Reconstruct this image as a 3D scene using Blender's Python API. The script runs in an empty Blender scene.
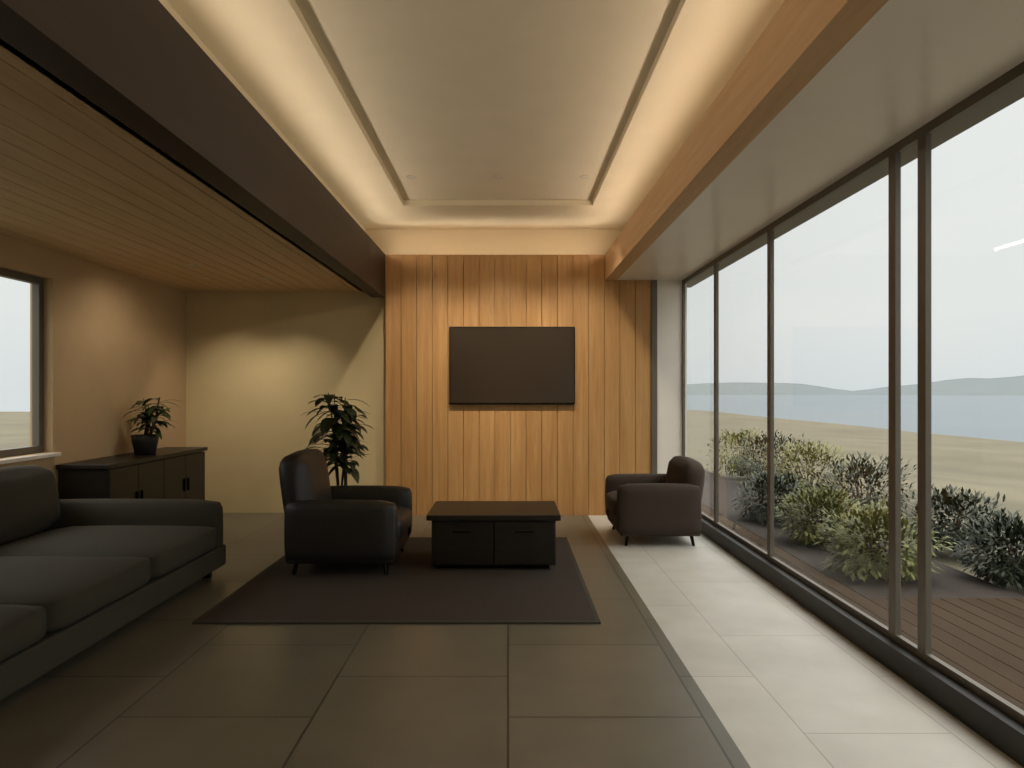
import bpy, bmesh, math, random
from mathutils import Vector, Matrix, noise
random.seed(7)
C = bpy.context.scene.collection
S = bpy.context.scene
PI = math.pi

# ------------------------------------------------------------------ materials
def srgb(h):
    h = h.lstrip('#')
    v = [int(h[i:i+2], 16)/255 for i in (0, 2, 4)]
    return tuple(x/12.92 if x <= .04045 else ((x+.055)/1.055)**2.4 for x in v) + (1,)

def new_mat(name):
    m = bpy.data.materials.new(name); m.use_nodes = True
    nt = m.node_tree
    return m, nt, nt.nodes['Principled BSDF']

def plain(name, col, rough=.6, metal=0, var=.12, scale=8, bump=0, spec=.5, stretch=(1, 1, 1), detail=4):
    m, nt, b = new_mat(name)
    b.inputs['Roughness'].default_value = rough
    b.inputs['Metallic'].default_value = metal
    b.inputs['Specular IOR Level'].default_value = spec
    tc = nt.nodes.new('ShaderNodeTexCoord')
    mp = nt.nodes.new('ShaderNodeMapping'); mp.inputs['Scale'].default_value = stretch
    n = nt.nodes.new('ShaderNodeTexNoise'); n.inputs['Scale'].default_value = scale; n.inputs['Detail'].default_value = detail
    r = nt.nodes.new('ShaderNodeValToRGB')
    c = srgb(col) if isinstance(col, str) else col
    r.color_ramp.elements[0].position = .3; r.color_ramp.elements[1].position = .7
    r.color_ramp.elements[0].color = tuple(max(0, x*(1-var)) for x in c[:3]) + (1,)
    r.color_ramp.elements[1].color = tuple(min(1, x*(1+var)) for x in c[:3]) + (1,)
    nt.links.new(tc.outputs['Object'], mp.inputs[0]); nt.links.new(mp.outputs[0], n.inputs['Vector'])
    nt.links.new(n.outputs['Fac'], r.inputs[0]); nt.links.new(r.outputs[0], b.inputs['Base Color'])
    if bump:
        bp = nt.nodes.new('ShaderNodeBump'); bp.inputs['Strength'].default_value = bump; bp.inputs['Distance'].default_value = .01
        nt.links.new(n.outputs['Fac'], bp.inputs['Height']); nt.links.new(bp.outputs[0], b.inputs['Normal'])
    return m

def wood(name, a, b_, rough=.45, axis='Z', scale=3, spec=.4, seamless=True):
    """wood with a grain running along one axis"""
    m, nt, b = new_mat(name)
    b.inputs['Roughness'].default_value = rough; b.inputs['Specular IOR Level'].default_value = spec
    tc = nt.nodes.new('ShaderNodeTexCoord'); mp = nt.nodes.new('ShaderNodeMapping')
    sc = {'X': (.25, 5, 5), 'Y': (5, .25, 5), 'Z': (5, 5, .25)}[axis]
    mp.inputs['Scale'].default_value = sc
    n = nt.nodes.new('ShaderNodeTexNoise'); n.inputs['Scale'].default_value = scale; n.inputs['Detail'].default_value = 8; n.inputs['Distortion'].default_value = .6
    n2 = nt.nodes.new('ShaderNodeTexNoise'); n2.inputs['Scale'].default_value = scale*6; n2.inputs['Detail'].default_value = 4
    mx = nt.nodes.new('ShaderNodeMath'); mx.operation = 'MULTIPLY_ADD'; mx.inputs[1].default_value = .35
    sub = nt.nodes.new('ShaderNodeMath'); sub.operation = 'MULTIPLY'; sub.inputs[1].default_value = .7
    r = nt.nodes.new('ShaderNodeValToRGB')
    r.color_ramp.elements[0].position = .34; r.color_ramp.elements[1].position = .68
    r.color_ramp.elements[0].color = srgb(a); r.color_ramp.elements[1].color = srgb(b_)
    L = nt.links.new
    L(tc.outputs['Object'], mp.inputs[0]); L(mp.outputs[0], n.inputs['Vector']); L(mp.outputs[0], n2.inputs['Vector'])
    L(n.outputs['Fac'], sub.inputs[0]); L(n2.outputs['Fac'], mx.inputs[0]); L(sub.outputs[0], mx.inputs[2])
    L(mx.outputs[0], r.inputs[0]); L(r.outputs[0], b.inputs['Base Color'])
    bp = nt.nodes.new('ShaderNodeBump'); bp.inputs['Strength'].default_value = .12; bp.inputs['Distance'].default_value = .004
    L(n2.outputs['Fac'], bp.inputs['Height']); L(bp.outputs[0], b.inputs['Normal'])
    return m

def emit(name, col, strength):
    m = bpy.data.materials.new(name); m.use_nodes = True
    nt = m.node_tree; nt.nodes.clear()
    e = nt.nodes.new('ShaderNodeEmission'); o = nt.nodes.new('ShaderNodeOutputMaterial')
    e.inputs[0].default_value = srgb(col); e.inputs[1].default_value = strength
    nt.links.new(e.outputs[0], o.inputs[0]); return m

def glass_mat(name):
    m = bpy.data.materials.new(name); m.use_nodes = True
    nt = m.node_tree; nt.nodes.clear()
    t = nt.nodes.new('ShaderNodeBsdfTransparent'); t.inputs[0].default_value = (.97, .98, .975, 1)
    g = nt.nodes.new('ShaderNodeBsdfGlossy'); g.inputs['Roughness'].default_value = .02
    lw = nt.nodes.new('ShaderNodeLayerWeight'); lw.inputs[0].default_value = .5
    pw = nt.nodes.new('ShaderNodeMath'); pw.operation = 'POWER'; pw.inputs[1].default_value = 5
    f = nt.nodes.new('ShaderNodeMath'); f.operation = 'MULTIPLY_ADD'; f.inputs[1].default_value = .4; f.inputs[2].default_value = .02
    nt.links.new(lw.outputs['Facing'], pw.inputs[0]); nt.links.new(pw.outputs[0], f.inputs[0])
    mx = nt.nodes.new('ShaderNodeMixShader'); o = nt.nodes.new('ShaderNodeOutputMaterial')
    nt.links.new(f.outputs[0], mx.inputs[0]); nt.links.new(t.outputs[0], mx.inputs[1]); nt.links.new(g.outputs[0], mx.inputs[2])
    nt.links.new(mx.outputs[0], o.inputs[0]); return m

def tiles(name, a, b_, mortar, w, h, rough, spec=.5, msize=.006):
    m, nt, b = new_mat(name)
    b.inputs['Roughness'].default_value = rough; b.inputs['Specular IOR Level'].default_value = spec
    tc = nt.nodes.new('ShaderNodeTexCoord'); br = nt.nodes.new('ShaderNodeTexBrick')
    br.inputs['Scale'].default_value = 1; br.inputs['Brick Width'].default_value = w; br.inputs['Row Height'].default_value = h
    br.inputs['Mortar Size'].default_value = msize; br.inputs['Color1'].default_value = srgb(a); br.inputs['Color2'].default_value = srgb(b_)
    br.inputs['Mortar'].default_value = srgb(mortar); br.inputs['Bias'].default_value = 0
    mp = nt.nodes.new('ShaderNodeMapping'); mp.inputs['Rotation'].default_value = (0, 0, PI/2)
    n = nt.nodes.new('ShaderNodeTexNoise'); n.inputs['Scale'].default_value = 3; n.inputs['Detail'].default_value = 8
    mx = nt.nodes.new('ShaderNodeMix'); mx.data_type = 'RGBA'; mx.blend_type = 'MULTIPLY'; mx.inputs['Factor'].default_value = .35
    r = nt.nodes.new('ShaderNodeValToRGB'); r.color_ramp.elements[0].position = .3; r.color_ramp.elements[0].color = (.6, .58, .55, 1); r.color_ramp.elements[1].position = .65
    L = nt.links.new
    L(tc.outputs['Object'], mp.inputs[0]); L(mp.outputs[0], br.inputs['Vector']); L(tc.outputs['Object'], n.inputs['Vector'])
    L(n.outputs['Fac'], r.inputs[0]); L(br.outputs['Color'], mx.inputs['A']); L(r.outputs[0], mx.inputs['B'])
    L(mx.outputs['Result'], b.inputs['Base Color'])
    return m

M = {}
M['floor'] = tiles('dark_stone', '#656052', '#6e6859', '#3f3b31', .9, .9, .34, .5)
M['pale'] = tiles('pale_stone', '#bcb7ac', '#c1bcb0', '#a09a8e', 1.2, .65, .45, .5, .004)
M['ceil'] = plain('ceiling_plaster', '#ddd1b3', .9, var=.02, scale=3)
M['tray'] = plain('tray_plaster', '#ded4ba', .9, var=.02, scale=3)
M['oak'] = wood('oak_panel', '#ab7c48', '#c59a63', .5, 'Z')
M['beam_dark'] = wood('dark_beam', '#24180d', '#302113', .55, 'Y')
M['beam_brown'] = wood('brown_beam', '#c2996d', '#d3ad80', .5, 'Y')
M['soffit'] = plain('soffit_plaster', '#f2eadf', .3, var=.02, scale=3, spec=.9)
M['low_ceil'] = wood('plank_ceiling', '#c9aa7e', '#dbbd92', .6, 'Y')
M['plaster'] = plain('beige_plaster', '#d2bf92', .9, var=.04, scale=2, bump=.02)
M['tan_wall'] = plain('tan_plaster', '#bfa37b', .85, var=.04, scale=2, bump=.02)
M['frame'] = plain('bronze_frame', '#6a6358', .45, metal=.3, var=.04)
M['sill'] = plain('dark_sill', '#19140f', .5, var=.08)
M['glass'] = glass_mat('glass')
M['black_fabric'] = plain('charcoal_fabric', '#3a3629', .9, var=.15, scale=220, bump=.15)
M['dark_leather'] = plain('black_leather', '#25221d', .5, var=.12, scale=60, bump=.12)
M['brown_fabric'] = plain('dark_brown_fabric', '#3d3126', .9, var=.15, scale=200, bump=.15)
M['black_wood'] = wood('black_wood', '#1d1913', '#28221a', .4, 'X')
M['black_metal'] = plain('black_metal', '#141311', .35, metal=.8, var=.05)
M['screen'] = plain('screen', '#382f25', .25, var=.02)
M['rug'] = plain('rug_pile', '#352b20', .95, var=.25, scale=160, bump=.4)
M['pot'] = plain('dark_pot', '#2a2621', .6, var=.1, scale=14)
M['soil'] = plain('soil', '#2a2018', .95, var=.3, scale=60)
M['leaf'] = plain('leaf', '#3c4a22', .5, var=.35, scale=6)
M['leaf_dark'] = plain('leaf_dark', '#2e3a1f', .5, var=.35, scale=6)
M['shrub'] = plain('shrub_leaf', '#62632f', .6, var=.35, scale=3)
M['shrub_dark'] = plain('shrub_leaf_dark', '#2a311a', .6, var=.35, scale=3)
M['stem'] = plain('stem', '#4a3a28', .8, var=.2)
M['deck'] = wood('deck_boards', '#33271c', '#413224', .9, 'Y', scale=1.2, spec=.1)
M['led'] = emit('led_warm', '#ffecd8', 12)
M['lamp'] = emit('lamp_warm', '#ffe6c8', 12)  # glowing lens of the added spotlights
M['white_ring'] = plain('ring', '#cfc6b4', .5)

# ------------------------------------------------------------------ geometry helpers
def box(bm, x0, x1, y0, y1, z0, z1):
    vs = [bm.verts.new((x, y, z)) for z in (z0, z1) for y in (y0, y1) for x in (x0, x1)]
    for f in ((0, 2, 3, 1), (4, 5, 7, 6), (0, 1, 5, 4), (2, 6, 7, 3), (0, 4, 6, 2), (1, 3, 7, 5)):
        bm.faces.new([vs[i] for i in f])
    return bm

def boxes(*bs):
    bm = bmesh.new()
    for b in bs: box(bm, *b)
    return bm

def cushion(x0, x1, y0, y1, z0, z1, r=.05, puff=.02, seg=4):
    """soft upholstered block: rounded edges and slightly crowned faces"""
    bm = bmesh.new()
    bmesh.ops.create_cube(bm, size=1)
    bmesh.ops.subdivide_edges(bm, edges=bm.edges[:], cuts=7, use_grid_fill=True)
    sx, sy, sz = x1-x0, y1-y0, z1-z0
    cx, cy, cz = (x0+x1)/2, (y0+y1)/2, (z0+z1)/2
    r = min(r, sx/2, sy/2, sz/2)
    for v in bm.verts:
        u = v.co*2
        p = Vector((u.x*sx/2, u.y*sy/2, u.z*sz/2))
        q = Vector((max(-sx/2+r, min(sx/2-r, p.x)), max(-sy/2+r, min(sy/2-r, p.y)), max(-sz/2+r, min(sz/2-r, p.z))))
        d = p-q
        if d.length > 1e-6:
            p = q + d.normalized()*r
        k = Vector(((1-u.y**2)*(1-u.z**2), (1-u.x**2)*(1-u.z**2), (1-u.x**2)*(1-u.y**2)))
        p += Vector((math.copysign(puff*k.x, u.x) if abs(u.x) > .99 else 0,
                     math.copysign(puff*k.y, u.y) if abs(u.y) > .99 else 0,
                     math.copysign(puff*k.z, u.z) if abs(u.z) > .99 else 0))
        v.co = p + Vector((cx, cy, cz))
    return bm

def lathe(profile, seg=32):
    bm = bmesh.new(); rings = []
    for r, z in profile:
        rings.append([bm.verts.new((r*math.cos(2*PI*i/seg), r*math.sin(2*PI*i/seg), z)) for i in range(seg)])
    for a, b in zip(rings, rings[1:]):
        for i in range(seg):
            bm.faces.new((a[i], a[(i+1) % seg], b[(i+1) % seg], b[i]))
    if profile[0][0] > 1e-4: bm.faces.new(list(reversed(rings[0])))
    if profile[-1][0] > 1e-4: bm.faces.new(rings[-1])
    bmesh.ops.remove_doubles(bm, verts=bm.verts[:], dist=1e-5)
    return bm

def tube(bm, pts, radii, seg=8):
    rings = []
    for i, p in enumerate(pts):
        p = Vector(p)
        t = (Vector(pts[min(i+1, len(pts)-1)]) - Vector(pts[max(i-1, 0)])).normalized()
        up = Vector((0, 0, 1)) if abs(t.z) < .9 else Vector((1, 0, 0))
        a = t.cross(up).normalized(); b = t.cross(a)
        r = radii[i] if isinstance(radii, (list, tuple)) else radii
        rings.append([bm.verts.new(p + a*r*math.cos(2*PI*k/seg) + b*r*math.sin(2*PI*k/seg)) for k in range(seg)])
    for a, b in zip(rings, rings[1:]):
        for k in range(seg):
            bm.faces.new((a[k], a[(k+1) % seg], b[(k+1) % seg], b[k]))
    bm.faces.new(list(reversed(rings[0]))); bm.faces.new(rings[-1])
    return bm

def obj(name, bm, mat, parent=None, bevel=0, smooth=False, loc=None):
    bmesh.ops.recalc_face_normals(bm, faces=bm.faces[:])
    me = bpy.data.meshes.new(name); bm.to_mesh(me); bm.free()
    o = bpy.data.objects.new(name, me); C.objects.link(o)
    me.materials.append(M[mat])
    if smooth:
        for p in me.polygons: p.use_smooth = True
    if bevel:
        b = o.modifiers.new('bevel', 'BEVEL'); b.width = bevel; b.segments = 3; b.limit_method = 'ANGLE'
    if parent: o.parent = parent
    if loc: o.location = loc
    return o

def struct(name, bm, mat, parent=None, **k):
    o = obj(name, bm, mat, parent, **k)
    if parent is None: o['kind'] = 'structure'
    return o

def thing(name, label, cat, loc=(0, 0, 0), rotz=0, group=None):
    o = bpy.data.objects.new(name, None); C.objects.link(o)
    o.location = loc; o.rotation_euler = (0, 0, rotz); o.empty_display_size = .1
    o['label'] = label; o['category'] = cat
    if group: o['group'] = group
    return o

def dup(root, loc, rotz, label, group=None):
    r = root.copy(); C.objects.link(r); r.location = loc; r.rotation_euler = (0, 0, rotz); r['label'] = label
    if group: r['group'] = group
    for ch in list(root.children):
        c = ch.copy(); C.objects.link(c); c.parent = r
        for g in list(ch.children):
            d = g.copy(); C.objects.link(d); d.parent = c
    return r

# ------------------------------------------------------------------ room dimensions
EYE = 1.5
XL, XR = -4.0, 2.08          # left wall, glass wall
XB, XC = -1.49, 1.18         # inner faces of the two beams
YE, YB = 8.3, -2.6           # end wall, back of the room
ZC, ZS, ZL = 3.55, 2.86, 2.75   # ceiling, soffit by the glass, low ceiling on the left
PALE = .97

# floors
struct('floor', boxes((XL-.2, PALE, YB, YE+.3, -.1, 0)), 'floor')
struct('floor_border', boxes((PALE, XR+.12, YB, YE+.3, -.1, 0)), 'pale')

# main ceiling: pale perimeter band round a shallow recessed centre
TX0, TX1, TY1 = -1.15, .93, 7.5
ZB = 3.17                    # top of the beams and of the oak boards
struct('ceiling', boxes((XB-.3, TX0, YB, YE+.3, ZC, ZC+.06), (TX1, XC+.42, YB, YE+.3, ZC, ZC+.06),
                        (TX0, TX1, TY1, YE+.3, ZC, ZC+.06)), 'ceil')
bm = boxes((TX0-.02, TX1+.02, YB, TY1+.02, ZC+.061, ZC+.12))
struct('ceiling_tray', bm, 'tray')

# beams with light coves on their tops
struct('beam_dark', boxes((XB-.16, XB, YB, YE, ZL-.1, ZB)), 'beam_dark')
struct('beam_brown', boxes((XC, XC+.14, YB, YE, ZS-.002, ZB)), 'beam_brown')
struct('wall_cove', boxes((XB-.34, XB-.3, YB, YE+.3, ZL, ZC+.1), (XC+.42, XC+.46, YB, YE+.3, ZS+.061, ZC+.1)), 'ceil')
struct('ceiling_soffit', boxes((XC+.14, XR+.12, YB, YE+.3, ZS, ZS+.06)), 'soffit')

# low plank ceiling over the left side: boards with open joints
bm = bmesh.new(); x = XL
while x < XB-.17:
    box(bm, x, min(x+.142, XB-.16), YB, YE+.2, ZL, ZL+.03); x += .15
box(bm, XL-.1, XB-.16, YB, YE+.2, ZL+.03, ZL+.08)
struct('ceiling_planks', bm, 'low_ceil')

# end wall of vertical oak boards standing proud of the back wall
WX1 = 1.74
bm = bmesh.new(); n = 17; w = (WX1-XB)/n
for i in range(n):
    box(bm, XB+i*w+.003, XB+(i+1)*w-.003, YE, YE+.03, 0, ZB)
box(bm, XB, WX1, YE+.03, YE+.12, 0, ZB-.08); box(bm, XB, WX1, YE+.03, YE+.042, ZB-.08, ZB-.002)
struct('wall_end', bm, 'oak')
struct('wall_end_backing', boxes((XL-.2, XR+.12, YE+.3, YE+.4, 0, ZC+.5)), 'ceil')
struct('wall_alcove', boxes((XL-.1, XB-.02, YE+.18, YE+.3, 0, ZL+.1)), 'plaster')
struct('wall_back', boxes((XL-.2, XR+.2, YB-.1, YB, 0, ZC+.5)), 'tan_wall')
struct('trim_1', boxes((WX1, WX1+.07, YE-.02, YE+.3, 0, ZS)), 'frame')
struct('wall_pier', boxes((WX1+.07, XR+.1, YE+.02, YE+.3, 0, ZS)), 'soffit')

# left wall with a window
WY0, WY1, WZ0, WZ1 = 2.9, 6.0, .97, 2.5
struct('wall_left', boxes((XL-.2, XL, YB, WY0, 0, ZL+.05), (XL-.2, XL, WY1, YE+.3, 0, ZL+.05),
                          (XL-.2, XL, WY0, WY1, 0, WZ0), (XL-.2, XL, WY0, WY1, WZ1, ZL+.05)), 'tan_wall')
bm = boxes((XL-.14, XL-.08, WY0, WY1, WZ0, WZ0+.06), (XL-.14, XL-.08, WY0, WY1, WZ1-.06, WZ1),
           (XL-.14, XL-.08, WY0, WY0+.06, WZ0+.06, WZ1-.06), (XL-.14, XL-.08, WY1-.06, WY1, WZ0+.06, WZ1-.06),
           (XL-.14, XL-.08, 4.5, 4.56, WZ0+.06, WZ1-.06))
w1 = struct('window_1', bm, 'frame')
obj('pane', boxes((XL-.113, XL-.107, WY0+.05, WY1-.05, WZ0+.05, WZ1-.05)), 'glass', w1)
obj('window_sill', boxes((XL-.08, XL+.05, WY0-.04, WY1+.04, WZ0-.035, WZ0-.001)), 'soffit', w1, bevel=.006)

# glass wall on the right: dark low sill, slim stiles, one wide post
posts = [(3.41, 3.87), (5.52, 5.58), (6.97, 7.03)]
struct('trim_2', boxes((XR-.02, XR+.12, YB, YE+.02, 0, .13)), 'sill')
edges = [YB, .3, 3.5, 3.77, 5.55, 7.0, YE+.02]
k = 2
for a, b in zip(edges, edges[1:]):
    fw = .034
    f = struct('window_%d' % k, boxes((XR+.04, XR+.07, a, a+fw, .13, ZS), (XR+.04, XR+.07, b-fw, b, .13, ZS),
               (XR+.04, XR+.07, a+fw, b-fw, .13, .17), (XR+.04, XR+.07, a+fw, b-fw, ZS-.05, ZS)), 'frame')
    obj('pane', boxes((XR+.052, XR+.058, a+fw-.01, b-fw+.01, .16, ZS-.04)), 'glass', f)
    k += 1
# roof over the glass wall and its edge
struct('roof_slab', boxes((XL-.3, XR+.3, YB-.2, YE+.6, ZC+.46, ZC+.58)), 'frame')
struct('roof_fascia', boxes((XR+.121, XR+.3, YB-.2, YE+.6, ZS, ZC+.46)), 'frame')

# ------------------------------------------------------------------ cove lights
ly = (YB+YE)/2
def led(name, label, loc, length, rotz):
    # aluminium channel with a diffuser tilted up and inwards (local +x is inwards)
    t = thing(name, label, 'light strip', loc, rotz)
    h = bmesh.new(); d = bmesh.new(); L2 = length/2
    def prism(bm, poly):
        a = [bm.verts.new((x, -L2, z)) for x, z in poly]; b = [bm.verts.new((x, L2, z)) for x, z in poly]
        bm.faces.new(a); bm.faces.new(list(reversed(b)))
        for i in range(len(a)):
            j = (i+1) % len(a); bm.faces.new((a[i], b[i], b[j], a[j]))
    prism(h, [(-.025, 0), (.02, 0), (.02, .012), (.001, .06), (-.025, .06)])
    prism(d, [(.021, .013), (.025, .015), (.006, .063), (.002, .0605)])
    obj('housing', h, 'white_ring', t); obj('diffuser', d, 'led', t)
led('light_strip', 'warm light strip hidden on top of the dark beam', (XB-.1, ly, ZB+.002), YE-YB-.2, 0)
led('light_strip', 'warm light strip hidden on top of the brown beam', (XC+.1, ly, ZB+.002), YE-YB-.2, PI)
led('light_strip', 'warm light strip above the oak boards of the end wall', ((XB+XC)/2, YE+.08, ZB-.078), XC-XB-.1, -PI/2)

# added spotlights: no fittings visible, put in to brighten the walls
def added_spot(label, loc, power, group, aim=(0, 0, -1), angle=70):
    t = thing('added_downlight', label, 'ceiling light', loc, 0, group)
    obj('trim_ring', lathe([(.034, -.004), (.05, -.004), (.05, 0), (.034, 0), (.034, -.004)]), 'white_ring', t, smooth=False)
    obj('lens', lathe([(.0, -.001), (.033, -.001)]), 'lamp', t)
    ld = bpy.data.lights.new('spot', 'SPOT'); ld.energy = power; ld.color = (1, .87, .70); ld.spot_size = math.radians(angle); ld.spot_blend = .8; ld.shadow_soft_size = .05
    lo = bpy.data.objects.new('added_spot_lamp', ld); C.objects.link(lo); lo.parent = t; lo.location = (0, 0, -.02)
    lo.rotation_euler = Vector(aim).to_track_quat('-Z', 'Y').to_euler()
    return t
for i, (x, nm) in enumerate([(-.95, 'first'), (-.1, 'second'), (.75, 'third')]):
    added_spot('small added spotlight in the raised ceiling panel, %s from the dark beam' % nm, (x, 6.7, ZC+.06), 115, 'added spotlights along the oak end wall', (0, 1.6, -2.2), 64)  # added lamps that wash the oak boards with light
for x, nm in [(-3.3, 'farther from'), (-2.65, 'nearer to')]:
    added_spot('added spotlight in the plank ceiling by the beige wall, %s the dark beam' % nm, (x, 7.5, ZL-.001), 31, 'added spotlights in the plank ceiling', (0, .45, -1), 85)  # added lamps that light the beige alcove wall

added_spot('small round added spotlight in the plank ceiling above the dark sideboard', (-3.1, 6.7, ZL-.001), 20, None, (-.45, .1, -1), 130)  # added lamp that lifts the left wall and the planks above

# ------------------------------------------------------------------ furniture
# television on the end wall
tv = thing('wall_mounted_television', 'large black flat television mounted on the oak board end wall', 'television', (.05, YE, 1.82))
obj('casing', boxes((-.76, .76, -.06, -.005, -.47, .47)), 'black_metal', tv, bevel=.008)
obj('screen', boxes((-.745, .745, -.064, -.058, -.452, .455)), 'screen', tv)

# coffee table
ct = thing('coffee_table', 'low black wooden coffee table in front of the oak end wall', 'table', (-.12, 6.05, 0))
obj('table_top', boxes((-.56, .56, -.38, .38, .43, .475)), 'black_wood', ct, bevel=.006)
obj('body', boxes((-.52, .52, -.34, .34, .05, .43)), 'black_wood', ct, bevel=.004)
obj('plinth', boxes((-.47, .47, -.29, .29, .0145, .05)), 'black_metal', ct)
for i in (-1, 1):
    x0, x1 = sorted((i*.006, i*.512))
    d = obj('drawer', boxes((x0, x1, -.358, -.341, .065, .415)), 'black_wood', ct, bevel=.003)
    obj('handle', boxes((i*.26-.08, i*.26+.08, -.372, -.358, .33, .342)), 'black_metal', d, bevel=.003)

# rug: woven pile with a bound edge
rg = thing('rug', 'dark brown rectangular rug under the low black coffee table', 'rug', (-.72, 5.7, 0))
obj('pile', boxes((-1.29, 1.29, -1.26, 1.26, 0, .012)), 'rug', rg)
obj('binding', boxes((-1.32, 1.32, -1.29, -1.26, 0, .013), (-1.32, 1.32, 1.26, 1.29, 0, .013), (-1.32, -1.29, -1.26, 1.26, 0, .013), (1.29, 1.32, -1.26, 1.26, 0, .013)), 'black_fabric', rg)

def armchair(label, loc, rotz, fabric, W=.86, D=.86, Hb=.84, group=None):
    t = thing('armchair', label, 'armchair', loc, rotz, group)
    obj('base', boxes((-W/2+.03, W/2-.03, -D/2+.04, D/2-.04, .1, .24)), fabric, t, bevel=.02)
    obj('seat_cushion', cushion(-W/2+.14, W/2-.14, -D/2, D/2-.2, .24, .44, .06, .02), fabric, t, smooth=True)
    b = cushion(-W/2+.1, W/2-.1, D/2-.24, D/2-.02, .3, Hb, .08, .03)
    bmesh.ops.rotate(b, cent=Vector((0, D/2-.1, .3)), matrix=Matrix.Rotation(math.radians(-8), 3, 'X'), verts=b.verts[:])
    obj('backrest', b, fabric, t, smooth=True)
    for s in (-1, 1):
        x0, x1 = sorted((s*W/2, s*(W/2-.15)))
        obj('armrest', cushion(x0, x1, -D/2+.02, D/2-.04, .12, .6, .055, .01), fabric, t, smooth=True)
    for sx in (-1, 1):
        for sy in (-1, 1):
            bb = bmesh.new(); tube(bb, [(sx*(W/2-.08), sy*(D/2-.1), 0), (sx*(W/2-.1), sy*(D/2-.12), .11)], [.014, .02])
            obj('leg', bb, 'black_metal', t)
    return t

armchair('black upholstered armchair beside the low coffee table', (-1.36, 5.95, .017), PI/2, 'dark_leather', 1.0, .95, .95)
armchair('dark brown upholstered armchair standing on the pale floor by the glass wall', (1.48, 7.05, 0), -PI/2, 'brown_fabric', .95, .86, .8)

# long sofa along the left wall
sf = thing('sofa', 'long charcoal sofa along the left wall under the window', 'sofa', (-3.1, 4.0, 0))
L0, L1 = -1.75, 1.65
obj('base', boxes((-.8, .78, L0+.02, L1-.02, .08, .25)), 'black_fabric', sf, bevel=.02)
nc = 3; wl = (L1-L0-.4)/nc
for i in range(nc):
    a = L0+.2+i*wl
    obj('seat_cushion', cushion(-.45, .8, a+.005, a+wl-.005, .25, .45, .06, .025), 'black_fabric', sf, smooth=True)
    b = cushion(-.66, -.4, a+.01, a+wl-.01, .45, .92, .1, .04)
    bmesh.ops.rotate(b, cent=Vector((-.5, 0, .45)), matrix=Matrix.Rotation(math.radians(-10), 3, 'Y'), verts=b.verts[:])
    obj('back_cushion', b, 'black_fabric', sf, smooth=True)
obj('back_frame', cushion(-.86, -.6, L0, L1, .1, .82, .07, 0), 'black_fabric', sf, smooth=True)
for a, b in ((L0, L0+.2), (L1-.2, L1)):
    obj('armrest', cushion(-.84, .76, a, b, .09, .62, .07, .01), 'black_fabric', sf, smooth=True)
for sx in (-.7, .66):
    for sy in (L0+.12, L1-.12):
        obj('leg', boxes((sx-.03, sx+.03, sy-.03, sy+.03, 0, .09)), 'black_metal', sf, bevel=.004)

# sideboard beyond the sofa
sb = thing('sideboard', 'long dark wooden sideboard against the left wall beyond the sofa', 'sideboard', (-3.74, 6.98, 0))
obj('carcass', boxes((-.22, .2, -.95, .95, .1, .82)), 'black_wood', sb, bevel=.004)
obj('top', boxes((-.24, .24, -.98, .98, .82, .86)), 'black_wood', sb, bevel=.005)
for i in range(4):
    a = -.95+i*.475
    d = obj('door', boxes((.202, .222, a+.004, a+.471, .11, .81)), 'black_wood', sb, bevel=.003)
    hy = a+.43 if i % 2 == 0 else a+.045
    obj('handle', boxes((.222, .24, hy-.006, hy+.006, .42, .56)), 'black_metal', d, bevel=.003)
for sx in (-.18, .16):
    for sy in (-.88, .88):
        obj('leg', boxes((sx-.02, sx+.02, sy-.02, sy+.02, 0, .1)), 'black_metal', sb)

# ------------------------------------------------------------------ plants
def leaf(bm, base, d, length, width, droop=.3, seg=5):
    d = Vector(d).normalized()
    side = d.cross(Vector((0, 0, 1)))
    side = side.normalized() if side.length > 1e-3 else Vector((1, 0, 0))
    prev = None; p = Vector(base); step = length/seg
    for i in range(seg+1):
        t = i/seg
        w = width*math.sin(PI*min(1, t*.92+.08))**.8*.5 if i < seg else 0.002
        a = bm.verts.new(p+side*w+Vector((0, 0, .12*w))); m = bm.verts.new(p); b = bm.verts.new(p-side*w+Vector((0, 0, .12*w)))
        if prev:
            bm.faces.new((prev[0], a, m, prev[1])); bm.faces.new((prev[1], m, b, prev[2]))
        prev = (a, m, b)
        d = (d+Vector((0, 0, -droop/seg*(1+t)))).normalized()
        p = p+d*step

def potted_plant(label, loc, height, spread, pot_r, pot_h, mat, seed, n=46, lw=.1, ll=.38):
    rnd = random.Random(seed)
    t = thing('potted_plant', label, 'plant', loc)
    obj('pot', lathe([(pot_r*.72, 0), (pot_r*.95, pot_h*.7), (pot_r, pot_h), (pot_r*.9, pot_h), (pot_r*.86, pot_h*.86)]), 'pot', t, smooth=True)
    obj('soil', lathe([(0, pot_h*.87), (pot_r*.87, pot_h*.87)]), 'soil', t)
    bs = bmesh.new(); bl = bmesh.new()
    for s in range(6):
        a = rnd.random()*2*PI; top = Vector((math.cos(a)*spread*.45*rnd.random(), math.sin(a)*spread*.45*rnd.random(), height*(.65+.3*rnd.random())))
        b0 = Vector((math.cos(a)*pot_r*.3, math.sin(a)*pot_r*.3, pot_h*.8)); mid = (b0+top)/2+Vector((rnd.uniform(-.04, .04), rnd.uniform(-.04, .04), 0))
        tube(bs, [b0, mid, top], [.012, .010, .005])
        for q in range(n//6):
            f = .35+.65*q/(n//6)
            p = b0.lerp(mid, f*2) if f < .5 else mid.lerp(top, f*2-1)
            az = q*2.4+a; el = rnd.uniform(.1, .9)
            leaf(bl, p, (math.cos(az), math.sin(az), el), ll*rnd.uniform(.7, 1.2), lw*rnd.uniform(.8, 1.2), rnd.uniform(.5, 1.3))
    obj('stem', bs, 'stem', t, smooth=True)
    obj('foliage', bl, mat, t, smooth=True)
    return t
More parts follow.
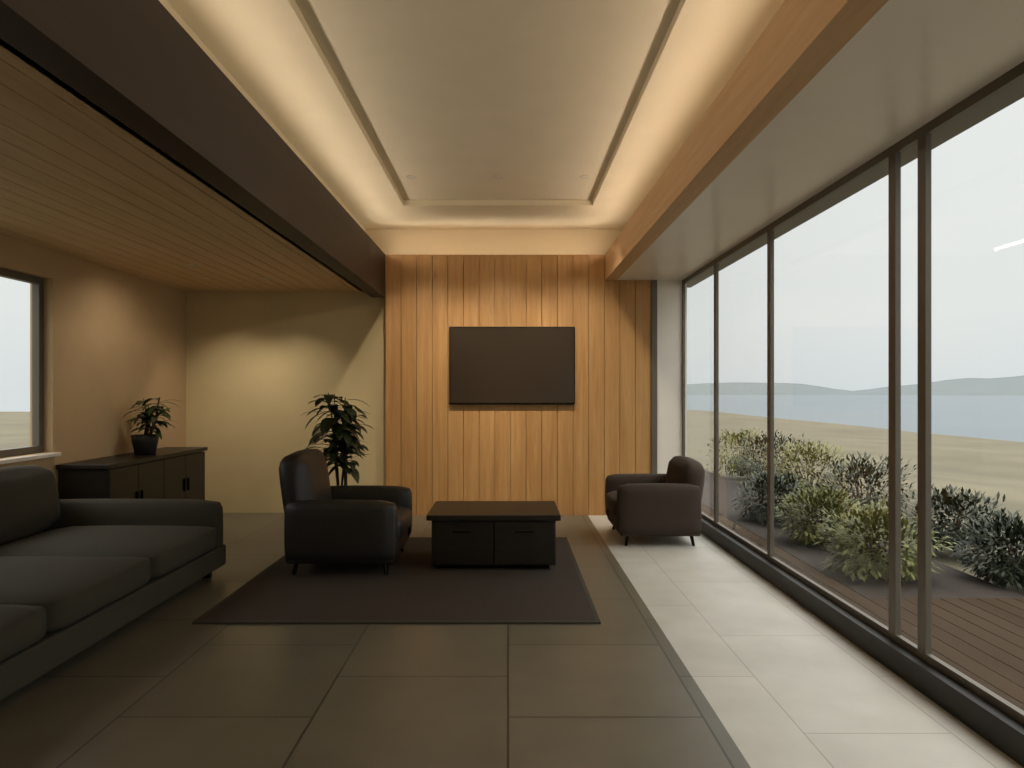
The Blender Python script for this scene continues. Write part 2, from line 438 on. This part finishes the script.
potted_plant('leafy green plant in a dark pot standing on the dark sideboard', (-3.72, 7.0, .86), .62, .35, .13, .2, 'leaf', 3, 60, .07, .24)
potted_plant('leafy green plant in a dark pot behind the black armchair', (-1.78, 7.4, 0), 1.6, .55, .19, .42, 'leaf_dark', 5, 150, .1, .34)

# ------------------------------------------------------------------ outdoors
GZ = -.16
# boarded terrace outside the glass
bm = bmesh.new(); x = XR+.14
while x < 4.0:
    box(bm, x, x+.135, YB, 14.5 if x < 2.7 else 5.3, -.14, -.1); x += .142
box(bm, XR+.14, 2.8, YB, 14.5, -.22, -.142); box(bm, 2.8, 4.1, YB, 5.3, -.22, -.142)
struct('deck', bm, 'deck')
struct('ground_bed', boxes((2.86, 4.15, 5.32, 14.5, -.24, -.14)), 'soil')

def shrub(label, loc, rx, rz, mat, seed, n=2400, ll=.07, group='shrubs along the terrace edge'):
    rnd = random.Random(seed)
    t = thing('shrub', label, 'shrub', loc, 0, group)
    bs = bmesh.new(); bl = bmesh.new()
    for s in range(9):
        a = rnd.random()*2*PI; r = rnd.random()**.5*.7
        top = Vector((math.cos(a)*rx*r, math.sin(a)*rx*r, rz*rnd.uniform(1.1, 1.6)))
        tube(bs, [(math.cos(a)*.05, math.sin(a)*.05, 0), top*.5+Vector((0, 0, .03)), top], [.014, .010, .004], 6)
    off = Vector((seed*3.1, seed*1.7, 0))
    for i in range(n):
        while True:
            u = Vector((rnd.uniform(-1, 1), rnd.uniform(-1, 1), rnd.uniform(-1, 1)))
            if .35 < u.length < 1: break
        k = 1+.45*noise.noise(u.normalized()*2.2+off)
        p = Vector((u.x*rx*k, u.y*rx*k, rz+u.z*rz*k))
        if p.z < .05: p.z = .05+rnd.random()*.1
        d = (u.normalized()+Vector((rnd.uniform(-.7, .7), rnd.uniform(-.7, .7), rnd.uniform(-.2, .8))))
        leaf(bl, p, d, ll*rnd.uniform(.7, 1.4), ll*.42, .4, 2)
    obj('stem', bs, 'stem', t, smooth=True)
    obj('foliage', bl, mat, t)
    return t
# row along the outer edge of the terrace, from beside the camera to beyond the end wall
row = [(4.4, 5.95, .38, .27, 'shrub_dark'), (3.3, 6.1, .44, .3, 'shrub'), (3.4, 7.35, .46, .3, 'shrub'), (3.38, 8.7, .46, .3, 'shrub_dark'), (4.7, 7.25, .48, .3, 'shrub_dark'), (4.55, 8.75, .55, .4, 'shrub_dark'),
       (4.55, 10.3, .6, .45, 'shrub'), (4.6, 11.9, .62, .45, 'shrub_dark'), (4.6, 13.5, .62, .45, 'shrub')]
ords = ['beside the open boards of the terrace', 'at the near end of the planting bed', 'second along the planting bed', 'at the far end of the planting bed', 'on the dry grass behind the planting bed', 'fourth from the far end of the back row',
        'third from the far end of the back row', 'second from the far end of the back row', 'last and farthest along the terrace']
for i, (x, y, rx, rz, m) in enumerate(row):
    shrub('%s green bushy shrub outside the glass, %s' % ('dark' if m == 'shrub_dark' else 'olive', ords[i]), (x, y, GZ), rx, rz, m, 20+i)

# hillside falling to the sea, then the sea itself, far hills on the horizon
def heightfield(name, x0, x1, y0, y1, nx, ny, fn, mat):
    bm = bmesh.new(); g = []
    for j in range(ny+1):
        row_ = []
        for i in range(nx+1):
            x = x0+(x1-x0)*i/nx; y = y0+(y1-y0)*j/ny
            row_.append(bm.verts.new((x, y, fn(x, y))))
        g.append(row_)
    for j in range(ny):
        for i in range(nx):
            bm.faces.new((g[j][i], g[j][i+1], g[j+1][i+1], g[j+1][i]))
    o = struct(name, bm, mat, smooth=True); return o
M['dry'] = plain('dry_grass', '#5b5441', .95, var=.25, scale=.35, detail=10)
M['sea'] = plain('sea', '#525b61', .6, var=.04, scale=.02)
M['far_hill'] = plain('far_hill', '#5d6465', 1, var=.05, scale=.01)
def ground(x, y):
    d = max(0, x-4.2)
    return GZ-.06 - .05*d - .9*max(0, min(1, (d-25)/50))**1.5*6 + .25*noise.noise(Vector((x*.08, y*.08, 0)))*min(1, d/4)
heightfield('ground', 2.1, 90, -30, 120, 60, 90, ground, 'dry')
heightfield('ground_garden', -60, XL-.25, -30, 60, 30, 40, lambda x, y: GZ-.06, 'dry')
heightfield('sea', 60, 4000, -2500, 6000, 10, 10, lambda x, y: -9, 'sea')
# distant ridge, a solid landmass
bm = bmesh.new(); N = 60; ra = []; rb = []; rc = []
for i in range(N+1):
    a = math.radians(8+i*1.2); R = 2600
    hgt = 40+55*noise.noise(Vector((i*.12, 3, 0)))+18*noise.noise(Vector((i*.4, 9, 0)))
    ra.append(bm.verts.new((R*math.cos(a), R*math.sin(a), -10)))
    rb.append(bm.verts.new(((R+500)*math.cos(a), (R+500)*math.sin(a), max(5, hgt))))
    rc.append(bm.verts.new(((R+1100)*math.cos(a), (R+1100)*math.sin(a), -10)))
for i in range(N):
    bm.faces.new((ra[i], ra[i+1], rb[i+1], rb[i])); bm.faces.new((rb[i], rb[i+1], rc[i+1], rc[i]))
struct('hills', bm, 'far_hill', smooth=True)

# ------------------------------------------------------------------ sky, sun, camera
w = bpy.data.worlds.new('World'); S.world = w; w.use_nodes = True
nt = w.node_tree; bg = nt.nodes['Background']
tc = nt.nodes.new('ShaderNodeTexCoord'); sp = nt.nodes.new('ShaderNodeSeparateXYZ'); r = nt.nodes.new('ShaderNodeValToRGB')
e = r.color_ramp.elements              # overcast: bright overhead, paler towards the horizon
e[0].position = 0; e[0].color = (.57, .60, .61, 1)
e[1].position = 1; e[1].color = (3.6, 3.6, 3.5, 1)
for p_, c_ in ((.1, (.64, .66, .65)), (.36, (.68, .69, .675)), (.62, (2.2, 2.2, 2.15))):
    m_ = e.new(p_); m_.color = c_ + (1,)
nt.links.new(tc.outputs['Generated'], sp.inputs[0]); nt.links.new(sp.outputs['Z'], r.inputs[0]); nt.links.new(r.outputs[0], bg.inputs[0])
bg.inputs[1].default_value = 1.0

sd = bpy.data.lights.new('Sun', 'SUN'); sd.energy = .25; sd.angle = math.radians(40); sd.color = (1, .96, .9)
so = bpy.data.objects.new('Sun', sd); C.objects.link(so)
so.rotation_euler = Vector((-.40, .18, -.9)).to_track_quat('-Z', 'Y').to_euler()

cd = bpy.data.cameras.new('Camera'); cam = bpy.data.objects.new('Camera', cd); C.objects.link(cam)
cam.location = (0, 0, EYE); cam.rotation_euler = (PI/2, 0, 0)
cd.sensor_width = 36; cd.lens = 24; cd.shift_x = 4/1024; cd.shift_y = 8/1024
cd.clip_end = 9000
S.camera = cam
S.view_settings.view_transform = 'Standard'; S.view_settings.look = 'None'
S.view_settings.gamma = 1; S.view_settings.use_curve_mapping = False
S.view_settings.exposure = .4
S.cycles.max_bounces = 10
